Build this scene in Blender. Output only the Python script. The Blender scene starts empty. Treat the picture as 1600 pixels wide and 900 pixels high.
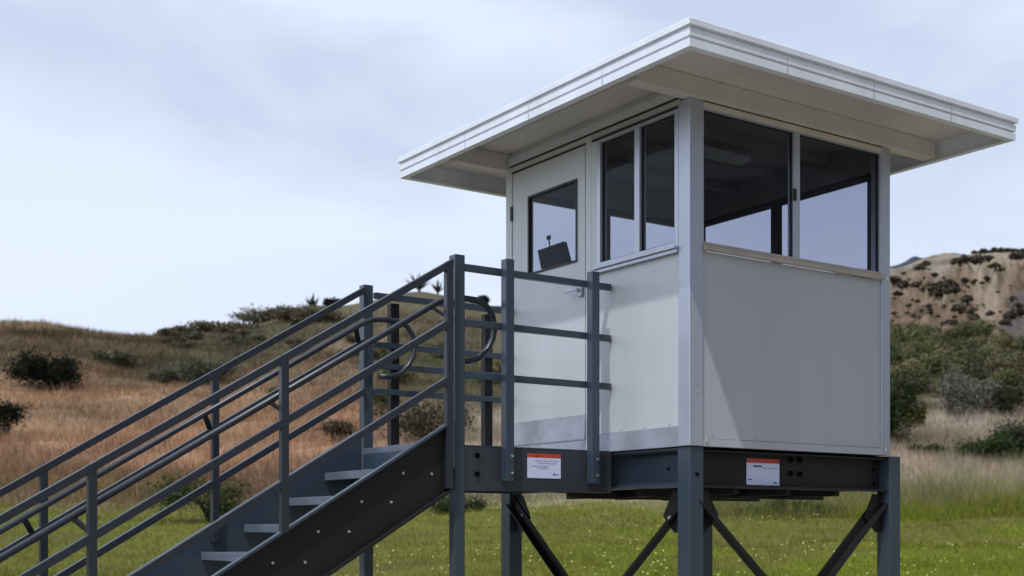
import bpy, bmesh, math, random
import numpy as np
from mathutils import Vector, Matrix
R_ = math.radians
random.seed(7); rng = np.random.default_rng(7)
scene = bpy.context.scene
col = scene.collection

# ------------------------------------------------------------------ camera
CAM = np.array([-5.5816, -6.0675, -0.529]); YAW = -0.6043; FPX = 1981.3; HOR = 825.1
cam = bpy.data.cameras.new('camera'); camo = bpy.data.objects.new('camera', cam); col.objects.link(camo)
camo.location = CAM; camo.rotation_euler = (R_(90), 0, YAW)
cam.sensor_width = 36; cam.lens = FPX/1600*36; cam.shift_y = (HOR-450)/1600
cam.clip_start = 0.1; cam.clip_end = 6000
cam.dof.use_dof = True; cam.dof.focus_distance = 8.4; cam.dof.aperture_fstop = 2.8
scene.camera = camo
# ------------------------------------------------------------------ light and sky
TO_SUN = Vector((-1, -0.58, 2.1)).normalized()
w = bpy.data.worlds.new('World'); scene.world = w; w.use_nodes = True
nt = w.node_tree; nt.nodes.clear()
N = nt.nodes.new; L = nt.links.new
out = N('ShaderNodeOutputWorld'); bg = N('ShaderNodeBackground'); bg.inputs[1].default_value = 0.11
sky = N('ShaderNodeTexSky'); sky.sky_type = 'NISHITA'; sky.sun_disc = False
sky.sun_elevation = math.asin(TO_SUN.z); sky.sun_rotation = math.atan2(TO_SUN.x, TO_SUN.y)
tc = N('ShaderNodeTexCoord'); mp = N('ShaderNodeMapping'); mp.inputs['Scale'].default_value = (1, 1, 2.6)
mp.inputs['Location'].default_value = (0.35, 0.2, 0.1)
n1 = N('ShaderNodeTexNoise'); n1.inputs['Scale'].default_value = 2.6; n1.inputs['Detail'].default_value = 5.0; n1.inputs['Roughness'].default_value = 0.45
n1.inputs['Distortion'].default_value = 0.35
cr = N('ShaderNodeValToRGB'); e = cr.color_ramp.elements
e[0].position = 0.41; e[0].color = (5.75, 6.5, 8.35, 1); e[1].position = 0.56; e[1].color = (7.6, 8.4, 10.0, 1)
sep = N('ShaderNodeSeparateXYZ'); mr = N('ShaderNodeMapRange')
mr.inputs['From Min'].default_value = 0.13; mr.inputs['From Max'].default_value = 0.30; mr.inputs['To Min'].default_value = 1.0; mr.inputs['To Max'].default_value = 0.0
mixh = N('ShaderNodeMixRGB'); mixh.inputs[2].default_value = (8.1, 8.8, 10.3, 1)
mul = N('ShaderNodeMath'); mul.operation = 'MULTIPLY'; mul.inputs[1].default_value = 0.85
mix = N('ShaderNodeMixRGB'); mix.inputs[0].default_value = 0.9
L(tc.outputs['Generated'], mp.inputs[0]); L(mp.outputs[0], n1.inputs['Vector']); L(n1.outputs[0], cr.inputs[0])
L(tc.outputs['Generated'], sep.inputs[0]); L(sep.outputs['Z'], mr.inputs[0]); L(mr.outputs[0], mul.inputs[0]); L(mul.outputs[0], mixh.inputs[0])
L(cr.outputs[0], mixh.inputs[1])
L(sky.outputs[0], mix.inputs[1]); 
# out-of-frame sky shaped for lighting: lifted sunward (-x), dimmed behind the camera (-y)
ax = N('ShaderNodeMath'); ax.operation = 'MULTIPLY_ADD'; ax.inputs[1].default_value = -1.0; ax.inputs[2].default_value = 0.0; ax.use_clamp = True; L(sep.outputs['X'], ax.inputs[0])
ay = N('ShaderNodeMath'); ay.operation = 'MULTIPLY_ADD'; ay.inputs[1].default_value = -1.0; ay.inputs[2].default_value = 0.0; ay.use_clamp = True; L(sep.outputs['Y'], ay.inputs[0])
m1 = N('ShaderNodeMath'); m1.operation = 'MULTIPLY_ADD'; m1.inputs[1].default_value = 1.1; m1.inputs[2].default_value = 1.0; L(ax.outputs[0], m1.inputs[0])
m2 = N('ShaderNodeMath'); m2.operation = 'MULTIPLY_ADD'; m2.inputs[1].default_value = -0.85; L(ay.outputs[0], m2.inputs[0]); L(m1.outputs[0], m2.inputs[2])
vs_ = N('ShaderNodeVectorMath'); vs_.operation = 'SCALE'; L(mixh.outputs[0], vs_.inputs[0]); L(m2.outputs[0], vs_.inputs['Scale'])
L(vs_.outputs[0], mix.inputs[2]); L(mix.outputs[0], bg.inputs[0]); L(bg.outputs[0], out.inputs[0])
sl = bpy.data.lights.new('sun', 'SUN'); sl.energy = 2.6; sl.angle = R_(0.9); sl.color = (1.0, 0.975, 0.94)
so = bpy.data.objects.new('sun', sl); col.objects.link(so); so.rotation_euler = (-TO_SUN).to_track_quat('-Z', 'Y').to_euler()
scene.view_settings.view_transform = 'Standard'; scene.view_settings.look = 'None'
scene.view_settings.gamma = 1; scene.view_settings.use_curve_mapping = False; scene.view_settings.exposure = 0.0
scene.render.engine = 'CYCLES'; scene.cycles.max_bounces = 8; scene.cycles.transparent_max_bounces = 12

# ------------------------------------------------------------------ helpers
def tag(o, label=None, cat=None, group=None, kind=None):
    if label: o['label'] = label
    if cat: o['category'] = cat
    if group: o['group'] = group
    if kind: o['kind'] = kind
    return o
def empty(name, loc, label, cat, group=None):
    o = bpy.data.objects.new(name, None); col.objects.link(o); o.location = loc; o.empty_display_size = .2
    return tag(o, label, cat, group)
class MB:
    def __init__(s): s.v = []; s.f = []
    def add(s, vs, fs):
        b = len(s.v); s.v += [tuple(p) for p in vs]; s.f += [tuple(i+b for i in f) for f in fs]; return s
    def box(s, x0, x1, y0, y1, z0, z1):
        x0, x1 = sorted((x0, x1)); y0, y1 = sorted((y0, y1)); z0, z1 = sorted((z0, z1))
        return s.add([(x0,y0,z0),(x1,y0,z0),(x1,y1,z0),(x0,y1,z0),(x0,y0,z1),(x1,y0,z1),(x1,y1,z1),(x0,y1,z1)],
                     [(0,3,2,1),(4,5,6,7),(0,1,5,4),(1,2,6,5),(2,3,7,6),(3,0,4,7)])
    def bar(s, a, b, w, h, up=(0,0,1), vertical_ends=False):
        a = Vector(a); b = Vector(b); d = (b-a).normalized(); up = Vector(up)
        side = d.cross(up).normalized(); u = side.cross(d).normalized()
        if vertical_ends: u = Vector((0,0,1)); h = h/abs(d.dot(Vector((d.x,d.y,0)).normalized()))
        vs = []
        for p in (a, b):
            for i, j in ((-1,-1),(1,-1),(1,1),(-1,1)): vs.append(p+side*(i*w/2)+u*(j*h/2))
        return s.add(vs, [(0,1,2,3),(7,6,5,4),(0,4,5,1),(1,5,6,2),(2,6,7,3),(3,7,4,0)])
    def cyl(s, c, axis, r, l, n=12):
        c = Vector(c); d = Vector(axis).normalized(); t = d.orthogonal().normalized(); q = d.cross(t)
        vs = [c+d*k*l+t*(r*math.cos(2*math.pi*i/n))+q*(r*math.sin(2*math.pi*i/n)) for k in (0, 1) for i in range(n)]
        return s.add(vs, [tuple(range(n))[::-1], tuple(range(n, 2*n))]+[(i, (i+1)%n, n+(i+1)%n, n+i) for i in range(n)])
    def prism(s, poly, h):      # poly: list of 3d points, h: vector
        n = len(poly); h = Vector(h)
        return s.add([Vector(p) for p in poly]+[Vector(p)+h for p in poly],
                     [tuple(range(n))[::-1], tuple(range(n, 2*n))]+[(i, (i+1)%n, n+(i+1)%n, n+i) for i in range(n)])
    def build(s, name, m, parent=None, bevel=0, org=None):
        me = bpy.data.meshes.new(name); v = s.v
        off = Vector((0,0,0))
        if parent is not None:
            p = parent
            while p: off += p.location; p = p.parent
        v = [tuple(Vector(q)-off) for q in v]
        me.from_pydata(v, [], s.f); me.update()
        bm = bmesh.new(); bm.from_mesh(me); bmesh.ops.recalc_face_normals(bm, faces=bm.faces)
        if bevel: bmesh.ops.bevel(bm, geom=bm.edges, offset=bevel, segments=2, affect='EDGES', profile=.5, clamp_overlap=True)
        bm.to_mesh(me); bm.free()
        me.materials.append(m)
        o = bpy.data.objects.new(name, me); col.objects.link(o)
        if parent is not None: o.parent = parent
        return o
def mat(name, color, rough=.5, metal=0, var=.12, vscale=3, bump=0, bscale=60, dirt=None, streak=False, spec=.5, rvar=.1):
    m = bpy.data.materials.new(name); m.use_nodes = True; t = m.node_tree; b = t.nodes['Principled BSDF']
    b.inputs['Metallic'].default_value = metal; b.inputs['Specular IOR Level'].default_value = spec
    co = t.nodes.new('ShaderNodeTexCoord'); mp = t.nodes.new('ShaderNodeMapping'); t.links.new(co.outputs['Object'], mp.inputs[0])
    if streak: mp.inputs['Scale'].default_value = (1, 1, .18)
    n = t.nodes.new('ShaderNodeTexNoise'); n.inputs['Scale'].default_value = vscale; n.inputs['Detail'].default_value = 8; n.inputs['Roughness'].default_value = .62
    t.links.new(mp.outputs[0], n.inputs['Vector'])
    r = t.nodes.new('ShaderNodeValToRGB'); c = Vector(color)
    d = Vector(dirt) if dirt else c*(1-var)
    r.color_ramp.elements[0].position = .3; r.color_ramp.elements[0].color = (*(c*(1-var) if not dirt else c.lerp(d, var)), 1)
    r.color_ramp.elements[1].position = .7; r.color_ramp.elements[1].color = (*(c*(1+var*.4)), 1)
    t.links.new(n.outputs[0], r.inputs[0]); t.links.new(r.outputs[0], b.inputs['Base Color'])
    n2 = t.nodes.new('ShaderNodeTexNoise'); n2.inputs['Scale'].default_value = vscale*2.7; n2.inputs['Detail'].default_value = 6
    t.links.new(mp.outputs[0], n2.inputs['Vector'])
    mm = t.nodes.new('ShaderNodeMapRange'); mm.inputs['To Min'].default_value = rough-rvar; mm.inputs['To Max'].default_value = rough+rvar
    t.links.new(n2.outputs[0], mm.inputs[0]); t.links.new(mm.outputs[0], b.inputs['Roughness'])
    if bump:
        n3 = t.nodes.new('ShaderNodeTexNoise'); n3.inputs['Scale'].default_value = bscale; n3.inputs['Detail'].default_value = 4
        bp = t.nodes.new('ShaderNodeBump'); bp.inputs['Strength'].default_value = bump; bp.inputs['Distance'].default_value = .01
        t.links.new(co.outputs['Object'], n3.inputs['Vector']); t.links.new(n3.outputs[0], bp.inputs['Height']); t.links.new(bp.outputs[0], b.inputs['Normal'])
    return m
M = dict(
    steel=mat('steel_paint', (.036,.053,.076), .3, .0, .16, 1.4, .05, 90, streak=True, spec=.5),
    steel_shaded=mat('steel_paint_shaded', (.011,.011,.012), .5, 0, .25, 2.5, .12, 90, spec=.3),  # steel paint darkened so the shade on front faces sits in the colour
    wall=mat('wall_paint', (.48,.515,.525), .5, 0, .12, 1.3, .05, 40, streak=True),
    wall_shaded=mat('wall_paint_shaded', (.41,.425,.46), .5, 0, .1, 1.1, .05, 40, streak=True),  # dimmed copy of the wall paint; the front wall's shade is in the colour
    roof=mat('roof_metal', (.70,.74,.79), .4, 0, .16, 2.5, .04, 30, streak=True),
    rail=mat('stair_rail_paint_shaded', (.019,.023,.035), .36, .0, .16, 1.4, .05, 90, spec=.6),  # same steel paint, darkened to put shade into the stair rails
    tread=mat('tread_metal', (.13,.16,.20), .4, .2, .25, 5, .1, 60),
    soffit=mat('soffit_panel', (.55,.52,.485), .6, 0, .12, 2.0, .04, 30),
    alu=mat('aluminium_frame', (.42,.45,.52), .36, .45, .12, 3, .04, 60, streak=True),
    sill=mat('sill_metal', (.42,.37,.33), .5, .1, .2, 5, .04, 60),
    trim=mat('galvanised_trim', (.42,.46,.52), .34, .55, .25, 4, .05, 40),
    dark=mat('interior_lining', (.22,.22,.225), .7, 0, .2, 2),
    black=mat('black_plastic', (.005,.005,.005), .8, 0, .1, 5, spec=0),
    gasket=mat('rubber_gasket', (.02,.02,.022), .6, 0, .1, 5),
    bolt=mat('zinc_bolt', (.7,.7,.68), .3, .8, .1, 20),
    white=mat('sticker_white', (.62,.66,.88), .4, 0, .04, 20),
    red=mat('sticker_red', (.50,.06,.035), .4, 0, .15, 60),
    ink=mat('sticker_ink', (.16,.18,.27), .5, 0, .1, 30),
    inkd=mat('sticker_ink_dark', (.03,.03,.06), .5, 0, .1, 30),
    wood=mat('counter_laminate', (.12,.1,.08), .5, 0, .15, 4))
def glass(name, tint, refl):
    m = bpy.data.materials.new(name); m.use_nodes = True; t = m.node_tree; t.nodes.clear()
    o = t.nodes.new('ShaderNodeOutputMaterial'); tr = t.nodes.new('ShaderNodeBsdfTransparent'); tr.inputs[0].default_value = (*tint, 1)
    g = t.nodes.new('ShaderNodeBsdfGlossy'); g.inputs['Roughness'].default_value = .02; g.inputs[0].default_value = (.9,.95,1,1)
    lw = t.nodes.new('ShaderNodeLayerWeight'); lw.inputs[0].default_value = .5
    pw = t.nodes.new('ShaderNodeMath'); pw.operation = 'POWER'; pw.inputs[1].default_value = 5.2; t.links.new(lw.outputs['Facing'], pw.inputs[0])
    fr = t.nodes.new('ShaderNodeMapRange'); fr.inputs['To Min'].default_value = refl; fr.inputs['To Max'].default_value = .95; t.links.new(pw.outputs[0], fr.inputs[0])
    co = t.nodes.new('ShaderNodeTexCoord'); n = t.nodes.new('ShaderNodeTexNoise'); n.inputs['Scale'].default_value = 1.5
    bp = t.nodes.new('ShaderNodeBump'); bp.inputs['Strength'].default_value = .02; bp.inputs['Distance'].default_value = .01; n.inputs['Detail'].default_value = 0
    t.links.new(co.outputs['Object'], n.inputs['Vector']); t.links.new(n.outputs[0], bp.inputs['Height']); t.links.new(bp.outputs[0], g.inputs['Normal'])
    mx = t.nodes.new('ShaderNodeMixShader'); t.links.new(fr.outputs[0], mx.inputs[0]); t.links.new(tr.outputs[0], mx.inputs[1]); t.links.new(g.outputs[0], mx.inputs[2])
    t.links.new(mx.outputs[0], o.inputs[0]); return m
M['glass'] = glass('tinted_glass', (.79,.80,.84), .003)

# numpy value noise -------------------------------------------------
def vnoise(x, y, seed=0):
    xi = np.floor(x).astype(np.int64); yi = np.floor(y).astype(np.int64); fx = x-xi; fy = y-yi
    def h(a, b):
        n = (a*374761393+b*668265263+seed*1442695041) & 0xffffffff
        n = ((n ^ (n >> 13))*1274126177) & 0xffffffff
        return ((n ^ (n >> 16)) & 0xffff)/65535.
    u = fx*fx*(3-2*fx); v = fy*fy*(3-2*fy)
    return (h(xi,yi)*(1-u)+h(xi+1,yi)*u)*(1-v)+(h(xi,yi+1)*(1-u)+h(xi+1,yi+1)*u)*v
def fbm(x, y, s, o=4, seed=0):
    x = np.asarray(x, float)/s; y = np.asarray(y, float)/s; a = 0; t = 0; k = 1.
    for i in range(o): a = a+k*vnoise(x, y, seed+i); t += k; k *= .5; x = x*2.03+7.1; y = y*2.03+3.7
    return a/t

# ------------------------------------------------------------------ terrain
cR = np.array([math.cos(YAW), math.sin(YAW)]); cF = np.array([-math.sin(YAW), math.cos(YAW)])
RG = np.array([0.01,8,12,16,20,30,45,60,80,110,150,190,230,300,450,900])
NEAR = [None, None, 1083, 1001, 925]
COLS = {-300:[850,790,735,670,590,500,515,540,580,640,720],
 0:[850,785,725,660,580,503,520,540,580,640,720],
 230:[850,790,735,675,600,532,526,540,580,640,720],
 350:[850,790,735,680,610,540,512,520,560,640,720],
 500:[850,785,720,660,590,520,478,490,540,640,720],
 650:[850,780,715,655,590,520,472,455,500,600,700],
 780:[845,778,715,655,590,525,492,480,520,600,700],
 1000:[845,775,710,650,590,530,490,467,500,600,700],
 1390:[845,775,712,655,590,528,470,420,440,560,700],
 1480:[845,775,712,655,585,520,450,396,420,560,700],
 1600:[845,775,712,655,580,510,440,391,400,560,700],
 1900:[845,775,712,655,580,510,440,385,400,560,700]}
CX = np.array(sorted(COLS), float)
TAB = np.array([[ (HOR-y)/FPX for y in COLS[int(c)]] for c in CX])      # r=30.. columns
def ground_z(x, y, rough=True):
    x = np.atleast_1d(np.asarray(x, float)); y = np.atleast_1d(np.asarray(y, float))
    dx = x-CAM[0]; dy = y-CAM[1]; lat = dx*cR[0]+dy*cR[1]; dep = dx*cF[0]+dy*cF[1]
    az = np.arctan2(lat, dep); r0 = np.hypot(dx, dy)
    azc = np.clip(az, -.55, .55); px = 800+FPX*np.tan(azc)
    de = r0*np.cos(np.clip(az, -.5, .5))
    full = np.zeros((len(CX), len(RG)))
    full[:, 5:] = TAB
    zc = {0:-2.1, 1:-2.1, 2:-2.09, 3:-1.93, 4:-1.50}
    for i, z in zc.items(): full[:, i] = (z-CAM[2])/RG[i]
    # interpolate heights, not slopes
    Z = full*RG[None, :]+CAM[2]
    ci = np.clip(np.searchsorted(CX, px)-1, 0, len(CX)-2); u = np.clip((px-CX[ci])/(CX[ci+1]-CX[ci]), 0, 1); u = u*u*(3-2*u)
    ri = np.clip(np.searchsorted(RG, de)-1, 0, len(RG)-2); v = np.clip((de-RG[ri])/(RG[ri+1]-RG[ri]), 0, 1)
    z = (Z[ci,ri]*(1-u)+Z[ci+1,ri]*u)*(1-v)+(Z[ci,ri+1]*(1-u)+Z[ci+1,ri+1]*u)*v
    side = np.clip((np.abs(az)-.6)/1.2, 0, 1); z = -2.1+(z+2.1)*(1-.65*side)
    if rough:
        k = np.clip((de-14)/60, 0, 1)
        z = z+(fbm(x,y,9,4,3)-.5)*1.6*k+(fbm(x,y,2.2,3,9)-.5)*.25*np.clip((de-10)/20, .15, 1)
        bl = np.clip((de-140)/50, 0, 1)*np.clip((px-1100)/250, 0, 1)
        rid = 1-np.abs(2*fbm(x+fbm(x,y,14,2,31)*18, y, 16, 4, 21)-1)
        rk = 1-np.abs(2*fbm(x, y, 5, 4, 23)-1); z = z+(rk-.75)*2.2*bl*np.clip((228-de)/12, .1, 1)
        th_ = np.degrees(az)*3.2; gl = 1-np.abs(2*fbm(th_+fbm(x, y, 12, 2, 35)*2.5, de/45, 1, 4, 27)-1); z = z+((rid-.75)*5+(gl-.7)*4.5*np.clip((225-de)/15, .05, 1))*bl*np.clip((232-de)/25, .12, 1)
    return z
def at(px, de, lift=0):          # world point on the ground seen in direction px at depth de
    lat = (px-800)/FPX*de; p = CAM[:2]+cR*lat+cF*de
    return Vector((p[0], p[1], float(ground_z(p[0], p[1])[0])+lift))
GY = np.geomspace(12, 240, 600)
def on_ground(px, ypix, rmin=12):          # where the view through a pixel first meets the ground
    lat = (px-800)/FPX*GY; X = CAM[0]+cR[0]*lat+cF[0]*GY; Y = CAM[1]+cR[1]*lat+cF[1]*GY
    yy = HOR-FPX*(ground_z(X, Y)-CAM[2])/GY
    k = np.where((yy <= ypix) & (GY > rmin))[0]; d = GY[k[0]] if len(k) else GY[int(np.argmin(yy))]
    return at(px, float(d)), float(d)
def zone_color(x, y):
    dx = x-CAM[0]; dy = y-CAM[1]; lat = dx*cR[0]+dy*cR[1]; dep = dx*cF[0]+dy*cF[1]
    az = np.arctan2(lat, dep); px = 800+FPX*np.tan(np.clip(az, -.55, .55)); r = np.hypot(dx, dy)*np.cos(np.clip(az, -.5, .5))
    n = fbm(x,y,12,4,5); n2 = fbm(x,y,3,4,11); n3 = fbm(x,y,30,3,15)
    rr = r*(1+(n-.5)*.35); rf = r*(1+(n-.5)*.30+(n2-.5)*.22)
    right = np.clip((px-700)/400, 0, 1)[:, None]
    def L_(a, b, t): return a*(1-t)+b*t
    def C(*c): return np.array(c, float)[None, :]
    def S(v, a, b): t = np.clip((v-a)/(b-a), 0, 1); return (t*t*(3-2*t))[:, None]
    green = L_(C(.132,.138,.028), C(.126,.145,.014), right); green = L_(green, C(.115,.108,.035), S(n2, .5, .75)*.6)
    brown = L_(C(.325,.19,.118), C(.28,.185,.118), S(n, .3, .75)); brown = L_(brown, C(.17,.125,.08), S(r, 85, 125))
    brown = L_(brown, C(.36,.27,.175), S(n2, .5, .85)*.35); brown = L_(brown, C(.21,.105,.058), S(fbm(x,y,6,3,81), .5, .8)*.5)
    tan = L_(C(.31,.25,.185), C(.19,.18,.10), S(n2, .48, .7))
    tan = tan*(.8+.4*S(fbm(x,y,5,3,56), .3, .7)); tan = L_(tan, C(.32,.275,.22), S(r, 62, 78)*S(n2, .35, .6))
    red = L_(C(.17,.115,.08), C(.09,.07,.048), S(n2, .42, .68))
    sand = L_(C(.225,.195,.152), C(.145,.112,.08), S(n2, .5, .75)); sand = L_(sand, C(.17,.12,.08), S(fbm(x,y,16,4,77), .48, .62)*.75*S(-r, -218, -200)); sand = L_(sand, C(.10,.085,.06), S(fbm(x,y,4,3,78), .58, .7)*.7)
    sand = L_(sand, C(.06,.058,.04), S(r, 226, 231)*S(px, 1500, 1530))
    pw = 14+30*np.clip((r-150)/60, 0, 1); wedge = np.exp(-((px-1546)/pw)**4)*np.clip((r-145)/12, 0, 1)
    scree = np.clip((px-1562-.7*(r-150))/14, 0, 1)*np.clip((180-r)/10, 0, 1)*np.clip((r-118)/10, 0, 1)
    scrub = L_(C(.065,.07,.033), C(.11,.09,.055), S(n2, .45, .7))
    brown = brown*np.array([[.78,.80,.77]])*(.72+.56*S(fbm(x,y,20,3,55), .3, .7))*(.82+.36*S(fbm(x,y,5,3,56), .3, .7))
    leftc = L_(green, brown, S(rf, 40, 52)); leftc = L_(leftc, C(.04,.042,.022), S(n, .50, .72)*S(r, 75, 120)*.7)
    gravel = L_(C(.40,.36,.31), C(.30,.27,.23), S(n2, .35, .65)); green = L_(gravel, green, S(np.hypot(dx, dy)*(1+(n2-.5)*.1), 14.5, 17.5))
    leftc = L_(gravel, leftc, S(np.hypot(dx, dy)*(1+(n2-.5)*.1), 14.5, 17.5))
    leftc = L_(leftc, C(.105,.098,.06), (np.clip((px-225)/60, 0, 1)*np.clip((r-112-.1*(px-300))/12, 0, 1))[:, None]*(.55+.45*S(n2, .4, .6)))
    rc = L_(green, tan, S(rf, 38, 49)); rc = L_(rc, scrub, S(rf, 80, 90)); far_r = S(px, 1000, 1150)
    rc = L_(rc, red, S(rr, 122, 150)*far_r); rc = L_(rc, sand, S(rr, 168, 195)*far_r); rc = L_(rc, C(.10,.085,.052), S(r, 110, 150)*(1-far_r)); rc = L_(rc, C(.26,.215,.16), wedge[:, None]*.8); rc = L_(rc, C(.085,.08,.078), scree[:, None]*.8)
    return L_(leftc, rc, np.clip((px-560)/150, 0, 1)[:, None])
def build_terrain():
    a_in = np.linspace(-.47, .47, 520); a_out = np.linspace(.47, 2*math.pi-.47, 150)[1:-1]
    A = np.concatenate([a_in, a_out]); rad = np.concatenate([[0.5, 3, 6], np.geomspace(9, 300, 330), np.geomspace(320, 3500, 24)])
    AA, RR = np.meshgrid(A, rad, indexing='ij')
    X = CAM[0]+RR*(np.sin(AA)*cR[0]+np.cos(AA)*cF[0]); Y = CAM[1]+RR*(np.sin(AA)*cR[1]+np.cos(AA)*cF[1])
    x = X.ravel(); y = Y.ravel(); z = ground_z(x, y); z = np.where(RR.ravel() > 900, np.minimum(z, 20), z)
    na, nr = AA.shape
    i, j = np.meshgrid(np.arange(na), np.arange(nr-1), indexing='ij'); i2 = (i+1) % na
    F = np.stack([i*nr+j, i*nr+j+1, i2*nr+j+1, i2*nr+j], -1).reshape(-1, 4)
    me = bpy.data.meshes.new('ground'); V = np.stack([x, y, z], -1)
    me.vertices.add(len(V)); me.vertices.foreach_set('co', V.astype(np.float32).ravel())
    me.loops.add(F.size); me.loops.foreach_set('vertex_index', F.astype(np.int32).ravel())
    me.polygons.add(len(F)); me.polygons.foreach_set('loop_start', np.arange(len(F), dtype=np.int32)*4)
    me.update(calc_edges=True)
    c = zone_color(x, y); at_ = me.color_attributes.new('Col', 'FLOAT_COLOR', 'POINT')
    at_.data.foreach_set('color', np.concatenate([c, np.ones((len(c), 1))], 1).astype(np.float32).ravel())
    me.polygons.foreach_set('use_smooth', np.ones(len(F), bool))
    me.flip_normals() if me.polygons[5000].normal.z < 0 else None
    me.materials.append(attr_mat('ground_soil', detail=True)); o = bpy.data.objects.new('ground', me); col.objects.link(o); tag(o, kind='structure')
def attr_mat(name, detail=False, rough=.9, transl=0., gain=1.):
    m = bpy.data.materials.new(name); m.use_nodes = True; t = m.node_tree; b = t.nodes['Principled BSDF']
    b.inputs['Roughness'].default_value = rough; b.inputs['Specular IOR Level'].default_value = .06
    a = t.nodes.new('ShaderNodeVertexColor'); a.layer_name = 'Col'
    src = a.outputs[0]
    if detail:
        co = t.nodes.new('ShaderNodeTexCoord')
        for sc, lo, hi in ((3.5, .72, 1.3), (.45, .8, 1.22), (14, .8, 1.2)):
            n = t.nodes.new('ShaderNodeTexNoise'); n.inputs['Scale'].default_value = sc; n.inputs['Detail'].default_value = 8; n.inputs['Roughness'].default_value = .7
            mr = t.nodes.new('ShaderNodeMapRange'); mr.inputs['From Min'].default_value = .3; mr.inputs['From Max'].default_value = .7; mr.inputs['To Min'].default_value = lo; mr.inputs['To Max'].default_value = hi
            mx = t.nodes.new('ShaderNodeVectorMath'); mx.operation = 'SCALE'
            t.links.new(co.outputs['Object'], n.inputs['Vector']); t.links.new(n.outputs[0], mr.inputs[0]); t.links.new(src, mx.inputs[0]); t.links.new(mr.outputs[0], mx.inputs['Scale']); src = mx.outputs[0]
        bp = t.nodes.new('ShaderNodeBump'); bp.inputs['Strength'].default_value = .6; bp.inputs['Distance'].default_value = .15
        t.links.new(n.outputs[0], bp.inputs['Height']); t.links.new(bp.outputs[0], b.inputs['Normal'])
    t.links.new(src, b.inputs['Base Color'])
    if transl:
        tr = t.nodes.new('ShaderNodeBsdfTranslucent'); mx = t.nodes.new('ShaderNodeMixShader'); mx.inputs[0].default_value = transl
        t.links.new(src, tr.inputs[0]); t.links.new(b.outputs[0], mx.inputs[1]); t.links.new(tr.outputs[0], mx.inputs[2]); t.links.new(mx.outputs[0], t.nodes['Material Output'].inputs[0])
    return m
build_terrain()
GR = attr_mat('grass_blades', transl=.25)
def tri_object(name, P, C, k, m):
    """P: (n,k,3) polygons, C: (n,3) colours"""
    n = len(P); me = bpy.data.meshes.new(name)
    me.vertices.add(n*k); me.vertices.foreach_set('co', P.astype(np.float32).ravel())
    me.loops.add(n*k); me.loops.foreach_set('vertex_index', np.arange(n*k, dtype=np.int32))
    me.polygons.add(n); me.polygons.foreach_set('loop_start', np.arange(n, dtype=np.int32)*k); me.update(calc_edges=True)
    a = me.color_attributes.new('Col', 'FLOAT_COLOR', 'POINT'); c = np.repeat(np.concatenate([C, np.ones((n, 1))], 1), k, 0)
    a.data.foreach_set('color', c.astype(np.float32).ravel()); me.materials.append(m)
    o = bpy.data.objects.new(name, me); col.objects.link(o); return o
def scatter(n, r0, r1, p0, p1, hmin, hmax, wpix, cfun, keep=None, seed=1, power=1.0):
    g = np.random.default_rng(seed)
    de = r0*(r1/r0)**(g.random(n)**power); px = g.uniform(p0, p1, n); lat = (px-800)/FPX*de
    x = CAM[0]+cR[0]*lat+cF[0]*de; y = CAM[1]+cR[1]*lat+cF[1]*de
    if keep is not None:
        k = keep(x, y, de, px, g); x, y, de, px = x[k], y[k], de[k], px[k]; n = len(x)
    z = ground_z(x, y)-.02
    h = g.uniform(hmin, hmax, n)*(.6+.8*fbm(x,y,3,2,44)); wd = np.maximum(.006, wpix*de/FPX*1.5)*g.uniform(.6, 1.4, n)
    th = g.uniform(0, 6.283, n); ln = g.normal(0, .38, (n, 2))*h[:, None]
    P = np.zeros((n, 3, 3)); P[:, 0] = np.stack([x-np.cos(th)*wd/2, y-np.sin(th)*wd/2, z], -1); P[:, 1] = np.stack([x+np.cos(th)*wd/2, y+np.sin(th)*wd/2, z], -1)
    P[:, 2] = np.stack([x+ln[:, 0], y+ln[:, 1], z+h], -1)
    c = cfun(x, y, g)
    return P, c
def jit(g, n, a=.25): return (1+g.normal(0, a, (n, 1)))
def zc_(gain, a=.28):
    def f(x, y, g): return np.clip(zone_color(x, y)*gain*jit(g, len(x), a)*(1+g.normal(0, .06, (len(x), 3))), .004, .6)
    return f
# short green field grass, tall dry grass, flowers
P, c = scatter(190000, 15.5, 56, -150, 1750, .05, .17, .6, zc_(1.28, .36), seed=2)
tag(tri_object('field_grass', P, c, 3, GR), 'short green grass covering the field around the tower', 'grass', kind='stuff')
P, c = scatter(150000, 41, 175, -150, 1100, .25, .75, .6, zc_(1.12, .22), keep=lambda x,y,d,p,g: (d*(1+(fbm(x,y,12,4,5)-.5)*.30+(fbm(x,y,3,4,11)-.5)*.22) > g.uniform(40, 50, len(d))) & ((p < 750) | (d < 120)), seed=3, power=.8)
tag(tri_object('dry_hill_grass', P, c, 3, GR), 'tall dry reddish brown grass on the hillside behind the stairs', 'grass', kind='stuff')
P, c = scatter(85000, 35, 90, 1050, 1750, .25, .8, .6, zc_(1.15, .26), keep=lambda x,y,d,p,g: d*(1+(fbm(x,y,12,4,5)-.5)*.30+(fbm(x,y,3,4,11)-.5)*.22) > g.uniform(35, 47, len(d)), seed=4)
tag(tri_object('pale_dry_grass', P, c, 3, GR), 'pale tan dry grass between the green field and the scrub on the right', 'grass', kind='stuff')
P, c = scatter(9000, 112, 148, -100, 520, .5, 1.25, .5, zc_(.8, .3), seed=6)
tag(tri_object('ridge_grass', P, c, 3, GR), 'taller dry grass standing along the crest of the left hill', 'grass', kind='stuff')
P, c = scatter(9000, 42, 110, -100, 560, .7, 1.3, .9, zc_(1.25, .3), keep=lambda x,y,d,p,g: fbm(x,y,4,3,91) > .58, seed=8)
tag(tri_object('straw_tussocks', P, c, 3, GR), 'coarse straw tussocks standing out of the red brown hillside grass', 'grass', kind='stuff')
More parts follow.
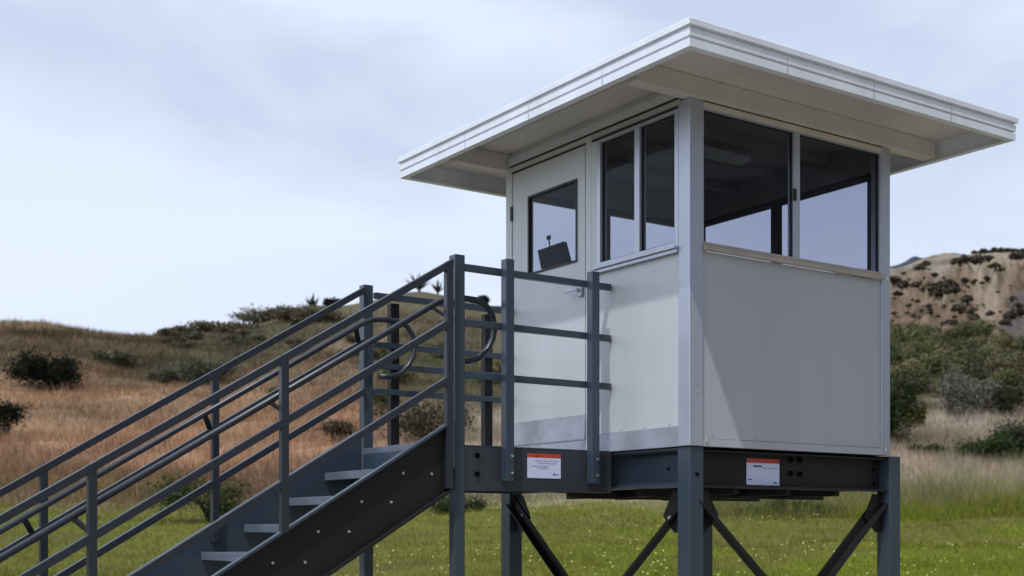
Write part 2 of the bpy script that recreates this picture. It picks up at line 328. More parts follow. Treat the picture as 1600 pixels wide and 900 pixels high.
FL = attr_mat('petals', rough=.7)
g = np.random.default_rng(9); n = 900
de = 15*(46/15)**g.random(n); px = g.uniform(520, 1650, n); lat = (px-800)/FPX*de
x = CAM[0]+cR[0]*lat+cF[0]*de; y = CAM[1]+cR[1]*lat+cF[1]*de; k = fbm(x, y, 5, 3, 61) > .47; x, y, de = x[k], y[k], de[k]; n = len(x)
z = ground_z(x, y)+g.uniform(.06, .13, n); s = g.uniform(.007, .015, n)*(1+de/60); P = np.zeros((n, 6, 3))
for i in range(6):
    a = i*math.pi/3; P[:, i] = np.stack([x+s*math.cos(a)*cR[0], y+s*math.cos(a)*cR[1], z+s*.7*math.sin(a)], -1)+np.outer(s*math.sin(a)*.6, [*cF, 0])
tag(tri_object('wildflowers', P, np.tile([[.42,.43,.16]], (n, 1))*jit(g, n, .2), 6, FL), 'tiny white wildflowers scattered through the green grass', 'flowers', kind='stuff')

# ------------------------------------------------------------------ shrubs
LF = attr_mat('leaves', rough=.75, transl=.2); BARK = mat('bark', (.06,.045,.035), .9, 0, .3, 8)
def leaf_cloud(wd, ht, n, leaf, colr, seed, lobes=9, upright=0., dens=1.7):
    g = np.random.default_rng(seed); P = []; C = []
    lb = [(g.uniform(-.5, .5)*wd*.72, g.uniform(-.5, .5)*wd*.6, ht*g.uniform(.22, .62), wd*g.uniform(.16, .3), ht*g.uniform(.22, .38), g.uniform(.6, 1.35)) for _ in range(lobes)]
    wts = np.array([l[3]**2 for l in lb]); wts /= wts.sum(); idx = g.choice(lobes, n, p=wts)
    lbA = np.array(lb)[idx]; d = g.normal(size=(n, 3)); d /= np.linalg.norm(d, axis=1)[:, None]; rad = g.random(n)**.5*(1+np.abs(g.normal(0, .24, n)))*(.75+.5*np.sin(d[:, 0]*9+seed)*np.sin(d[:, 2]*8)*np.sin(d[:, 1]*7+2))
    p = np.stack([lbA[:, 0]+d[:, 0]*lbA[:, 3]*rad, lbA[:, 1]+d[:, 1]*lbA[:, 3]*rad, np.abs(lbA[:, 2]+d[:, 2]*lbA[:, 4]*rad)], -1)
    q = g.normal(size=(n, 3)); q[:, 2] += upright*2; q /= np.linalg.norm(q, axis=1)[:, None]; t = np.cross(q, g.normal(size=(n, 3))); t /= np.linalg.norm(t, axis=1)[:, None]
    s = leaf*g.uniform(.6, 1.4, (n, 1))
    P = np.stack([p-q*s, p+t*s*.45, p+q*s, p-t*s*.45], 1)
    cc = np.array(colr)[None, :]*lbA[:, 5:6]**.7*jit(g, n, .3)*(1+g.normal(0, .07, (n, 3)))
    return P, np.clip(cc, .003, .5)
def stems_mb(wd, ht, seed, n=7, r=.03):
    rd = random.Random(seed); mb = MB()
    for i in range(n):
        a = rd.uniform(0, 6.28); b = Vector((math.cos(a)*wd*rd.uniform(.1, .36), math.sin(a)*wd*rd.uniform(.1, .3), ht*rd.uniform(.5, .8))); m_ = b*.5+Vector((0, 0, ht*.08))
        mb.bar((0, 0, -.1), m_, r*1.6, r*1.6); mb.bar(m_, b, r, r)
    return mb
def shrub(px, ypix, wpx, hpx, colr, label, group=None, n=2600, seed=1, name='shrub', cat='shrub', lobes=9, depth=None, rmin=12, leafpx=2.1, upright=0., lift=0):
    p, d = (at(px, depth), depth) if depth else on_ground(px, ypix, rmin)
    wd = wpx*d/FPX; ht = hpx*d/FPX*1.05
    o = empty(name, p-Vector((0, 0, ht*.03)), label, cat, group)
    P, C = leaf_cloud(wd, ht, n, leafpx*d/FPX*1.25, colr, seed, lobes, upright)
    f = tri_object('foliage', P, C, 4, LF); f.parent = o
    st = stems_mb(wd, ht, seed, r=max(.03, .012*wd)); so_ = st.build('stem', BARK); so_.parent = o
    return o
def copy_tree(o, loc, s, rz, label=None):
    c = o.copy(); col.objects.link(c); c.location = loc; c.scale = (s, s, s*random.uniform(.8, 1.15)); c.rotation_euler = (0, 0, rz)
    if label: c['label'] = label
    for ch in list(o.children):
        k = ch.copy(); col.objects.link(k); k.parent = c
    return c
DK = (.022,.026,.018); OL = (.16,.145,.07); GN = (.13,.135,.06); GY_ = (.15,.148,.12); BG = (.065,.09,.03); YL = (.11,.1,.03)
shrub(78, 606, 125, 62, DK, 'large dark bush in the red brown grass at far left', n=5200, seed=11, lobes=11)
shrub(2, 690, 95, 78, (.014,.018,.011), 'dark round bush cut by the left edge of the picture', n=4200, seed=12)
shrub(178, 572, 75, 26, (.10,.105,.06), 'low pale grey green bush below the left ridge', n=2200, seed=13)
shrub(252, 602, 50, 28, (.08,.08,.055), 'small dark bush left of a bigger one above the handrail', n=1800, seed=14)
shrub(318, 600, 95, 50, (.075,.078,.05), 'wide dark green bush just above the handrail on the left hill', n=3600, seed=15)
shrub(330, 815, 170, 80, (.07,.085,.035), 'green bush at the foot of the hill seen between the stair rails', n=4200, seed=16, leafpx=2.4)
shrub(470, 800, 100, 45, (.05,.062,.024), 'olive bush behind the lower stair rails at the edge of the green grass', n=2200, seed=17)
shrub(702, 800, 110, 38, (.065,.085,.035), 'leafy green bush showing under the landing beside its front post', n=2600, seed=18)
shrub(1245, 808, 150, 40, (.06,.072,.035), 'dark green bush seen under the platform between its front legs', n=2800, seed=19)
shrub(660, 690, 160, 95, (.085,.08,.045), 'olive brown bush behind the landing, framed by the stair posts', n=4200, seed=20)
shrub(520, 690, 60, 40, (.13,.10,.065), 'faded brown bush on the hillside behind the middle of the stairs', n=1800, seed=21)
# ridge row on the left
for i, (px, wpx, hpx) in enumerate([(262,40,9),(300,56,14),(340,66,19),(380,68,22),(415,74,27),(455,74,29),(500,78,30)]):
    p, d = on_ground(px, 495 if px > 400 else 515)
    shrub(px, 0, wpx*1.25, hpx*.9, (.125,.112,.07), 'low olive scrub bush in the row along the left ridge', 'scrub bushes along the left ridge', n=3200, lobes=13, seed=30+i, depth=min(d, 188)-6, leafpx=1.7)
rdr = random.Random(12)
for i in range(16):
    px = rdr.uniform(262, 560); p, d = on_ground(px, 515 if px < 380 else 500); dd = min(d, 185)-rdr.uniform(6, 45)
    o = shrub(px, 0, rdr.uniform(30, 60), rdr.uniform(10, 18), (.12,.11,.07), 'low faded olive scrub clump on the slope just under the left ridge', 'scrub clumps under the left ridge', n=1000, lobes=8, seed=200+i, depth=dd, leafpx=1.7)
# spiky plants on the ridge
def yucca(px, ypix, hpx, label, seed, depth=None, n=26):
    p, d = (at(px, depth), depth) if depth else on_ground(px, ypix)
    h = hpx*d/FPX; rd = random.Random(seed); o = empty('yucca', p, label, 'plant'); mb = MB()
    for i in range(n):
        a = rd.uniform(0, 6.28); t = rd.uniform(.05, .9); dr = Vector((math.cos(a)*math.sin(t), math.sin(a)*math.sin(t), math.cos(t))); l = h*rd.uniform(.6, 1.1)
        s = dr.cross(Vector((0,0,1))).normalized()*l*.07; b = Vector((0, 0, h*.05)); mid = b+dr*l*.45; u = dr.cross(s).normalized()*l*.02
        mb.add([b-s*.5, b+s*.5, mid+s+u, mid-s+u, b+dr*l+Vector((0,0,-l*.1*t)), mid-u], [(0,1,2,3),(3,2,4),(0,5,1),(1,5,2),(0,3,5),(5,4,2),(5,3,4)])
    f = mb.build('leaves', YM); f.parent = o
    t_ = MB().cyl((0,0,-.3), (0,0,1), h*.07, h*.2+.3, 8).build('trunk', BARK); t_.parent = o
YM = mat('yucca_leaf', (.03,.04,.028), .6, 0, .3, 3)
yucca(488, 490, 26, 'spiky dark yucca on the ridge, left of the leafy bushes', 1, 186)
shrub(516, 482, 34, 18, (.015,.02,.014), 'small dark leafy bush on the ridge above the handrail', n=1200, seed=41, depth=188)
yucca(655, 470, 34, 'tallest spiky yucca on the ridge, left of the stair end post', 2, 226)
yucca(684, 470, 22, 'small spiky yucca on the ridge touching the stair end post', 3, 226)
shrub(748, 490, 40, 20, (.03,.034,.028), 'rounded grey green bush on the ridge seen over the landing rail', n=1200, seed=42, depth=228)
# right side
shrub(1392, 690, 95, 140, (.04,.052,.02), 'tall dark green shrub right beside the corner of the booth', n=6000, seed=50, lobes=12)
shrub(1428, 672, 40, 50, YL, 'small yellow green shrub at the foot of the tall dark shrub', n=1500, seed=51)
shrub(1482, 652, 100, 85, GY_, 'leafless grey shrub left of its grey twin below the green slope', n=4200, seed=52, upright=.6, leafpx=1.8)
shrub(1546, 645, 80, 65, (.155,.155,.12), 'leafless grey shrub right of its grey twin below the green slope', n=3200, seed=53, upright=.6, leafpx=1.8)
shrub(1578, 650, 60, 55, (.055,.06,.034), 'dark green rounded shrub right of the grey leafless shrubs', n=2600, seed=54)
shrub(1592, 712, 110, 72, (.042,.05,.028), 'dark green shrub cut by the right edge of the picture', n=4600, seed=55)
shrub(1532, 722, 85, 48, (.05,.075,.028), 'bright green low shrub in the pale grass near the right edge', n=3000, seed=56)
shrub(1448, 716, 60, 26, (.05,.06,.03), 'low olive shrub in the pale grass right of the booth', n=1500, seed=57)
# band of slope shrubs
protos = []
for i in range(4):
    c = [OL, GN, (.09,.10,.05), (.15,.135,.08)][i]
    protos.append(shrub(1420+50*i, [610,600,590,600][i], 85, 58, c, 'rounded olive green shrub packed with others on the slope below the bluff', 'olive shrubs on the slope below the bluff', n=2600, seed=70+i))
rd = random.Random(5)
for row, (yp, cnt) in enumerate([(536,9),(556,10),(576,9),(596,9),(618,7)]):
    for j in range(cnt):
        px = 1385+(j+rd.uniform(0, .9))*250/cnt
        if yp < 545 and px > 1530: continue
        p, d = on_ground(px, yp+rd.uniform(-7, 7)); q = protos[rd.randrange(4)]
        d0 = (Vector(q.location)-Vector(CAM)).length
        copy_tree(q, p, rd.uniform(.6, .95)*d/d0, rd.uniform(0, 6.28))
# small bushes dotted on the bluff and hill
sb = None
spots = [(1412,428,9),(1438,420,22),(1447,416,18),(1460,432,14),(1492,411,24),(1508,414,26),(1527,402,14),(1530,413,30),(1545,411,20),(1556,419,22),(1564,421,14),(1501,428,6),(1474,436,8),(1507,443,16),(1523,441,18),(1541,447,14),(1453,455,40),(1462,466,26),(1480,452,34),(1490,456,30),(1500,490,30),(1512,470,24),(1521,488,22),(1396,442,26),(1408,450,24),(1422,479,14),(1440,487,14),(1583,473,18),(1590,482,22),(1576,495,24),(1572,505,22),(1596,492,22),(1588,408,26),(1597,404,20),(1548,490,16),(1465,517,20),(1488,508,18),(1521,500,20),(1402,462,20),(1430,446,20)]
for i in range(70):
    px = rd.uniform(1393, 1600); yp = rd.uniform(438, 520) if px < 1535 or rd.random() < .4 else rd.uniform(470, 520)
    spots.append((px, yp, rd.uniform(4, 12)))
for i in range(16): spots.append((1522+i*5+rd.uniform(-2, 2), 391, rd.uniform(10, 16)))
for i, (px, yp, wp) in enumerate(spots):
    p, d = on_ground(px, yp+3)
    if sb is None:
        sb = shrub(px, yp, 22, 13, (.09,.075,.055), 'small dark brush clump dotted on the pale bluff at right', 'dark brush dotted over the bluff', n=700, seed=90, leafpx=2.0); sb.location = p; s0 = 22*(Vector(p)-Vector(CAM)).length; sb0 = d; base = wp/26; sb.scale = (base,)*3
    else: copy_tree(sb, p, wp/26*d/sb0, rd.uniform(0, 6.28))
for i, (px, yp, wp) in enumerate([(590,560,46),(625,600,60),(690,560,50),(540,560,30),(760,600,70),(430,620,26),(600,640,60)]):
    p, d = on_ground(px, yp); q = protos[i % 4]; d0 = (Vector(q.location)-Vector(CAM)).length
    o = copy_tree(q, p, wp/85*d/d0, rd.uniform(0, 6.28), 'low olive bush on the hillside seen through the rails behind the landing'); o['group'] = 'bushes on the hill behind the landing'
# far ridge
far = MB(); rdx = np.linspace(1200, 1640, 60); prev = None; vs = []
for q in rdx:
    top = 412-14*math.exp(-((q-1490)/50)**2)-8*math.exp(-((q-1429)/9)**2)*.6-5*float(fbm(q, 0, 14, 3, 3)[()] if np.ndim(fbm(q, 0, 14, 3, 3)) == 0 else fbm(q, 0, 14, 3, 3))+max(0, (1420-q))*.25
    for dd, yy in ((1250, 700), (1300, top), (1420, top+8), (1600, 700)):
        lat = (q-800)/FPX*dd; p = CAM[:2]+cR*lat+cF*dd; vs.append((p[0], p[1], CAM[2]+(HOR-yy)/FPX*dd))
far.add(vs, [(4*i+k, 4*i+4+k, 4*i+5+k, 4*i+1+k) for i in range(59) for k in range(3)])
tag(far.build('distant_hills', mat('far_hill_hazed', (.05,.065,.1), .9, 0, .3, .01)), kind='structure')  # blue haze of distance put into the hill colour

# ================================================================== BUILDING
W = 1.96; D = 2.08; Y1 = .79; Y2 = 2.05; LX = -1.25; GZ = -2.25
# ---------------- platform
plat = empty('steel_platform', (0, 0, -2.1), 'dark grey steel platform with cross braced legs and a railed landing under the booth', 'platform')
def channel_x(mb, x0, x1, y, z0, z1, out=-1, fl=.075, t=.012):    # channel running along X, flanges pointing to out*Y
    mb.box(x0, x1, y, y-out*t, z0, z1) if False else None
    yw = y-out*fl
    mb.box(x0, x1, yw, yw-out*t, z0+.0005, z1-.0005); mb.box(x0, x1, y, yw, z1-t*1.2, z1); mb.box(x0, x1, y, yw, z0, z0+t*1.2)
def channel_y(mb, y0, y1, x, z0, z1, out=-1, fl=.075, t=.012):
    xw = x-out*fl
    mb.box(xw, xw-out*t, y0, y1, z0+.0005, z1-.0005); mb.box(x, xw, y0, y1, z1-t*1.2, z1); mb.box(x, xw, y0, y1, z0, z0+t*1.2)
legs = [((0, .12), (-.0, .12), -.002), ((1.97, 2.09), (0, .12), -.002), ((0, .12), (Y2, Y2+.12), -.03), ((1.93, 2.05), (1.94, 2.06), -.03)]
for (xa, ya, zt) in legs:
    l = MB().box(*xa, *ya, GZ, zt).build('leg', M['steel'], plat, .006)
    MB().box(xa[0]-.06, xa[1]+.06, ya[0]-.06, ya[1]+.06, GZ+.12, GZ+.15).build('base_plate', M['steel'], l)
for (x0, y0) in ((LX-.0375, Y1), (LX-.0375, Y2-.03)):
    l = MB().box(x0, x0+.075, y0, y0+.075, GZ, 1.22).build('post', M['steel'], plat, .004)
    MB().box(x0-.05, x0+.125, y0-.05, y0+.125, GZ+.12, GZ+.145).build('base_plate', M['steel'], l)
mb = MB(); channel_x(mb, .122, 1.968, .02, -.262, -.006, -1); mb.build('front_beam', M['steel_shaded'], plat, .002)
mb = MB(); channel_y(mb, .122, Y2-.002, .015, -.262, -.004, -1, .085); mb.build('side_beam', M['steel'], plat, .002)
mb = MB(); channel_y(mb, .122, 1.93, 2.06, -.25, -.006, 1, .06); mb.build('side_beam', M['steel_shaded'], plat, .002)
mb = MB(); channel_x(mb, .122, 1.928, 2.06, -.25, -.006, 1, .06); mb.build('rear_beam', M['steel_shaded'], plat, .002)
mb = MB(); mb.box(LX+.04, -.006, Y1+.002, Y1+.014, -.285, -.006); mb.box(LX+.04, -.006, Y1+.014, Y1+.08, -.285, -.272); mb.box(LX+.04, -.006, Y1+.014, Y1+.08, -.02, -.006)
lb = mb.build('landing_beam', mat('landing_beam_paint_shaded', (.028,.034,.044), .5, 0, .2, 2, .1, 80), plat, .002)  # front landing beam only: steel darkened, its shade put into the paint colour
mb = MB(); mb.box(LX-.037, -.006, Y2+.0, Y2+.012, -.262, -.006); mb.build('landing_beam', M['steel'], plat, .002)
MB().box(LX-.045, LX-.037, Y1+.08, Y2-.035, -.262, .0).build('landing_beam', M['steel'], plat)
for x in (-.8, -.4): MB().box(x, x+.04, Y1+.09, Y2-.01, -.2, -.03).build('joist', M['steel_shaded'], plat)
for x in (.5, 1.0, 1.5): MB().box(x, x+.05, .11, 1.98, -.3, -.12).build('joist', M['steel_shaded'], plat)
for y in (.62, 1.3): MB().box(.125, 1.96, y, y+.06, -.312, -.1).build('joist', M['steel_shaded'], plat)
MB().box(.02, 2.05, .02, 2.05, -.03, -.008).build('deck_plate', M['steel_shaded'], plat)
MB().box(LX-.035, -.002, Y1+.014, Y2+.01, -.002, .006).build('landing_deck', M['steel'], plat)
# bolt groups
def bolts(pts, axis, parent, r=.012, l=.012, m='gasket', name='bolt'):
    for p in pts: MB().cyl(p, axis, r, l, 6).build(name, M[m], parent)
bolts([(1.03,.095,-.055),(1.12,.095,-.055),(1.03,.095,-.15),(1.12,.095,-.15)], (0,-1,0), plat, .02, .012, 'black')
bolts([(-1.12,Y1+.002,-.06),(-1.12,Y1+.002,-.18)], (0,-1,0), plat, .018, .012, 'black')
bolts([(.06,-.001,-.18),(1.9,.097,-.1),(1.9,.097,-.2)], (0,-1,0), plat, .012, .01, 'black')
bolts([(-.001,.2,-.14)], (-1,0,0), plat, .012, .01, 'black')
bolts([(.13,-.02,.03),(1.9,-.02,.03)], (0,0,1), plat, .01, .03, 'bolt')
# braces: angle bars with gussets
def angle(name, a, b, nrm, w=.065, t=.008, flip=1):
    a = Vector(a); b = Vector(b); n = Vector(nrm).normalized(); d = (b-a).normalized(); u = n.cross(d).normalized()*flip
    if u.z > 0: u = -u
    mb = MB()
    vs = lambda o0, o1, n0, n1: mb.add([p+u*x+n*y for p in (a, b) for x, y in ((o0, n0), (o1, n0), (o1, n1), (o0, n1))], [(0,1,2,3),(7,6,5,4),(0,4,5,1),(1,5,6,2),(2,6,7,3),(3,7,4,0)])
    vs(-w/2, w/2, 0, t); vs(w/2-t, w/2, t, w)
    return mb.build(name, M['steel_shaded'], plat)
angle('brace', (.045, 2.06, -.32), (.045, .10, -1.98), (-1,0,0)); angle('brace', (.075, .08, -.33), (.075, 2.04, -1.98), (-1,0,0))
angle('brace', (.10, .06, -.33), (1.98, .06, -1.96), (0,-1,0)); angle('brace', (2.0, .09, -.28), (.12, .09, -1.96), (0,-1,0), .075)
for p, q in (((.04, 2.05), -1), ((.04, .12), 1)):
    y = p[1]; MB().prism([(.052, y, -.28), (.052, y, -.56), (.052, y+q*.09, -.56), (.052, y+q*.2, -.45), (.052, y+q*.1, -.28)], (.01, 0, 0)).build('gusset', M['steel_shaded'], plat)
for x, q in ((.12, 1), (1.97, -1)):
    MB().prism([(x, .068, -.28), (x, .068, -.56), (x+q*.07, .068, -.56), (x+q*.2, .068, -.45), (x+q*.1, .068, -.28)], (0, .01, 0)).build('gusset', M['steel_shaded'], plat)
bolts([(.044, 1.93, -.43),(.044, .24, -.46)], (-1,0,0), plat, .012, .014, 'bolt')
# guards on the landing
def guard(y, posts, xe):
    for x in posts:
        p_ = MB().box(x-.032, x+.032, y-.066, y-.003, -.225, 1.222).build('guard_post', M['steel'], plat, .004)
        if y < 1: bolts([(x+.012, y-.066, -.06), (x+.012, y-.066, -.17)], (0,-1,0), p_, .009, .008, 'bolt')
    for z in (1.145, .79, .455):
        MB().box(LX+.04, xe, y+.002, y+.04, z-.022, z+.022).build('guard_rail', M['steel'], plat, .004)
guard(Y1, (-.905, -.195), -.006)
for x in (-1.02, -.2): MB().box(x-.04, x+.03, Y2-.02, Y2+.04, .006, 1.11).build('guard_post', M['steel_shaded'], plat, .004)
for z in (1.145, .79, .64, .455): MB().box(LX+.04, -.006, Y2-.06, Y2-.022, z-.022, z+.022).build('guard_rail', M['steel'], plat, .004)
# ---------------- staircase
st = empty('steel_staircase', (-4.9, 1.4, -2.1), 'dark grey open tread steel staircase with three bar guard rails climbing to the landing', 'staircase')
SL = .6025; X0 = -1.335
def zt(x, z0): return z0-SL*(X0-x)
XB = -4.95
def sloped(name, y0, y1, x0, x1, zlo, zhi, m='steel', parent=None, bev=.003):     # vertical slab with sloping top and bottom, z given at X0
    return MB().prism([(x0, y0, zt(x0, zlo)), (x1, y0, zt(x1, zlo)), (x1, y0, zt(x1, zhi)), (x0, y0, zt(x0, zhi))], (0, y1-y0, 0)).build(name, M[m], parent or st, bev)
for y0, out, mw in ((Y1+.0, -1, 'steel_shaded'), (Y2-.0, 1, 'steel')):  # near web in the darkened steel, top flange kept lighter for skylight
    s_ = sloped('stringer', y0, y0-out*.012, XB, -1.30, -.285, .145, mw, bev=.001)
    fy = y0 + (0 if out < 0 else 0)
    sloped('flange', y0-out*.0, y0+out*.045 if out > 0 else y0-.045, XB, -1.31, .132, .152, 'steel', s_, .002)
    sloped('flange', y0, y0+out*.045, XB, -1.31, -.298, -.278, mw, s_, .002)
    if out < 0:
        for k in range(11):
            for dx in (0, .205): MB().cyl((-1.67-.29*k+dx, y0+.001, -.188-.181*k), (0,-1,0), .0085, .01, 6).build('bolt', M['bolt'], s_)
for k in range(0, 12):
    xk = -1.285-.302*k; zk = .04-.302*SL*k
    if zk < -2.1: break
    t_ = MB().box(xk-.0, xk+.29, Y1+.014, Y2-.014, zk-.012, zk).box(xk-.004, xk+.008, Y1+.014, Y2-.014, zk-.052, zk+.002).box(xk+.27, xk+.282, Y1+.014, Y2-.014, zk-.045, zk-.012)
    if k == 0: t_ = MB().box(xk, xk+.03, Y1+.05, Y2-.014, zk-.012, zk).box(xk-.004, xk+.006, Y1+.05, Y2-.014, zk-.045, zk+.002)
    t_.build('tread', M['tread'], st, .002)
PX = (-1.352, -2.478, -3.585, -4.69)
for yy, s_ in ((Y1, -1), (Y2, 1)):
    for i, x in enumerate(PX):
        if s_ > 0 and i == 0: continue
        x_ = x if s_ < 0 else x+.07
        y_a, y_b = (yy-.047, yy-.003) if s_ < 0 else (yy+.003-.06, yy-.012)
        zb = zt(x_, -.27) if i == 0 else zt(x_, .13 if s_ < 0 else .02)
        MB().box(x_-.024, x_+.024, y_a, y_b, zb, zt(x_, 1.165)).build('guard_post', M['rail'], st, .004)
    yc = yy-.025 if s_ < 0 else yy-.035
    for z0 in (1.17, .80, .445):
        a = Vector((XB+.1, yc, zt(XB+.1, z0-.021))); xe = X0+.01 if s_ < 0 else LX-.04; b = Vector((xe, yc, zt(xe, z0-.021)))
        if z0 < 1.1: yo = 0
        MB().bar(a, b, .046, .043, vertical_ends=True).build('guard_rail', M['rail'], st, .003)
    # handrail with a returned loop at the top
    yh = yy+.10 if s_ < 0 else yy-.12
    path = [(XB+.15, zt(XB+.15, .93)), (-1.36, zt(-1.36, .93)), (-1.27, .955), (-1.18, .965), (-1.06, .962), (-.985, .935), (-.935, .875), (-.915, .80), (-.93, .72), (-.97, .65), (-1.04, .585), (-1.12, .56), (-1.21, .555)]
    hm = MB(); n_ = 10; ring = []
    pts = [Vector((a, yh, b)) for a, b in path]
    for i, p in enumerate(pts):
        d_ = (pts[min(i+1, len(pts)-1)]-pts[max(i-1, 0)]).normalized(); q = Vector((0,1,0)); r_ = d_.cross(q)
        ring.append([p+q*(.020*math.cos(2*math.pi*j/n_))+r_*(.020*math.sin(2*math.pi*j/n_)) for j in range(n_)])
    hm.add([v for r_ in ring for v in r_], [(i*n_+j, i*n_+(j+1)%n_, (i+1)*n_+(j+1)%n_, (i+1)*n_+j) for i in range(len(ring)-1) for j in range(n_)]+[tuple(range(n_)), tuple(range((len(ring)-1)*n_, len(ring)*n_))])
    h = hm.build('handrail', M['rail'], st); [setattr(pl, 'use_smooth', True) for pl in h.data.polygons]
    for x in (-1.40, -2.51, -3.65, -4.7):
        zh = zt(x, .93)
        bm_ = MB().bar((x, yh, zh-.01), (x+.07, yc, zt(x+.07, .80)-.01), .03, .02)
        bm_.build('bracket', M['steel_shaded'], h)

# ---------------- booth
booth = empty('guard_booth', (1, 1, 0), 'white observation booth with tinted windows and a wide flat overhanging roof', 'booth')
T = .06
# roof
roof = MB().box(-.56, W+.56, -.61, D+.61, 2.372, 2.395).build('roof', M['soffit'], booth)
x0, x1, y0, y1 = -.595, W+.585, -.645, D+.645
prof = [(-.05,2.262),(-.05,2.247),(0,2.247),(0,2.2945),(-.012,2.298),(-.012,2.3065),(.002,2.310),(.002,2.352),(-.008,2.356),(-.008,2.366),(.014,2.370),(.014,2.403),(.008,2.409),(-.06,2.409),(-.06,2.37),(-.04,2.37),(-.04,2.262)]
def loop(of, z): return [(x0-of, y0-of, z), (x1+of, y0-of, z), (x1+of, y1+of, z), (x0-of, y1+of, z)]
fm = MB(); k_ = len(prof); fm.add([p for q in prof for p in loop(*q)], [(i*4+j, i*4+(j+1)%4, ((i+1)%k_)*4+(j+1)%4, ((i+1)%k_)*4+j) for i in range(k_) for j in range(4)])
fm.build('fascia', M['roof'], roof, .0)
MB().box(x0+.03, x1-.03, y0+.03, y1-.03, 2.397, 2.412).build('roof_sheet', M['roof'], roof)
MB().box(-.49, W+.46, -.05, .05, 2.243, 2.37).build('roof_beam', M['soffit'], roof, .003)
MB().box(-.49, W+.46, D-.03, D+.07, 2.243, 2.37).build('roof_beam', M['soffit'], roof, .003)
MB().box(-.30, -.297, .06, 2.04, 2.369, 2.3715).build('soffit_seam', M['sill'], roof)
for k in range(1, 4): MB().box(x0-.0035, x0+.001, y0+.8*k, y0+.8*k+.004, 2.25, 2.292).box(x0-.0035, x0+.001, y0+.8*k, y0+.8*k+.004, 2.313, 2.350).build('fascia_lap', M['trim'], roof)
for k in range(1, 4): MB().box(x0+.8*k, x0+.8*k+.004, y0-.0035, y0+.001, 2.25, 2.292).box(x0+.8*k, x0+.8*k+.004, y0-.0035, y0+.001, 2.313, 2.350).build('fascia_lap', M['trim'], roof)
# corner posts
MB().box(-.012, .106, -.012, .10, .002, 2.242).build('corner_post', M['alu'], booth, .006)
MB().box(1.868, W+.004, -.008, .09, .002, 2.242).build('corner_post', M['alu'], booth, .005)
MB().box(.0, .085, 2.022, D+.02, .002, 2.368).build('corner_post', M['wall'], booth, .004)
MB().box(1.88, W, 1.99, D, .002, 2.368).build('corner_post', M['alu'], booth, .004)
# left wall (x=0)
lw = MB(); lw.box(.004, T, .102, 1.075, .135, 1.285).build('wall_panel', M['wall'], booth)
MB().box(.004, T, .102, 1.075, 2.205, 2.37).build('header_panel', M['wall'], booth)
MB().box(-.002, T, 1.02, 1.09, .002, 2.368).build('door_jamb', M['wall'], booth, .003)
MB().box(.000, T, .955, 1.018, 1.2855, 2.2045).build('wall_panel', M['wall'], booth)
MB().box(.002, T, 1.091, 2.021, 2.225, 2.37).build('header_panel', M['wall'], booth)
MB().box(-.010, .0, .06, 2.03, 2.262, 2.272).build('header_groove', M['gasket'], booth)
MB().box(-.022, -.0105, .06, 2.04, 2.272, 2.330).build('header_trim', M['wall'], booth, .002)
MB().box(-.008, T, .102, 1.02, .002, .132).build('base_trim', M['trim'], booth, .002)
MB().box(-.006, T, 1.0905, 2.0215, .002, .098).build('base_trim', M['trim'], booth, .002)
# door
dr = MB(); ds = .008
dr.box(ds, .05, 1.096, 1.203, .104, 2.212).box(ds, .05, 1.802, 2.016, .104, 2.212).box(ds, .05, 1.203, 1.802, .104, 1.40).box(ds, .05, 1.203, 1.802, 1.987, 2.212)
door = dr.build('door', M['wall'], booth)
MB().box(.004, .0075, 1.11, 2.0, .11, .285).build('kick_plate', M['trim'], door, .001)
MB().box(-.002, .012, 1.092, 2.02, 2.213, 2.224).build('door_gap', M['gasket'], door)
MB().box(.0, .004, 1.092, 1.097, .1, 2.21).build('door_gap', M['gasket'], door)
wf = MB(); wf.box(.001, .03, 1.195, 1.212, 1.392, 1.995).box(.001, .03, 1.793, 1.810, 1.392, 1.995).box(.001, .03, 1.212, 1.793, 1.392, 1.408).box(.001, .03, 1.212, 1.793, 1.978, 1.995)
wfo = wf.build('door_window', M['gasket'], booth)
MB().box(.014, .020, 1.212, 1.793, 1.408, 1.978).build('pane', M['glass'], wfo)
hd = MB(); hd.box(-.02, .002, 1.118, 1.165, 1.135, 1.205).cyl((-.004, 1.14, 1.18), (-1,0,0), .012, .05).bar((-.05, 1.15, 1.18), (-.05, 1.27, 1.176), .016, .018)
hd.build('handle', M['alu'], door, .003)
for z in (1.85, 1.15, .4): MB().box(-.006, .004, 2.012, 2.034, z, z+.11).build('hinge', M['gasket'], door)
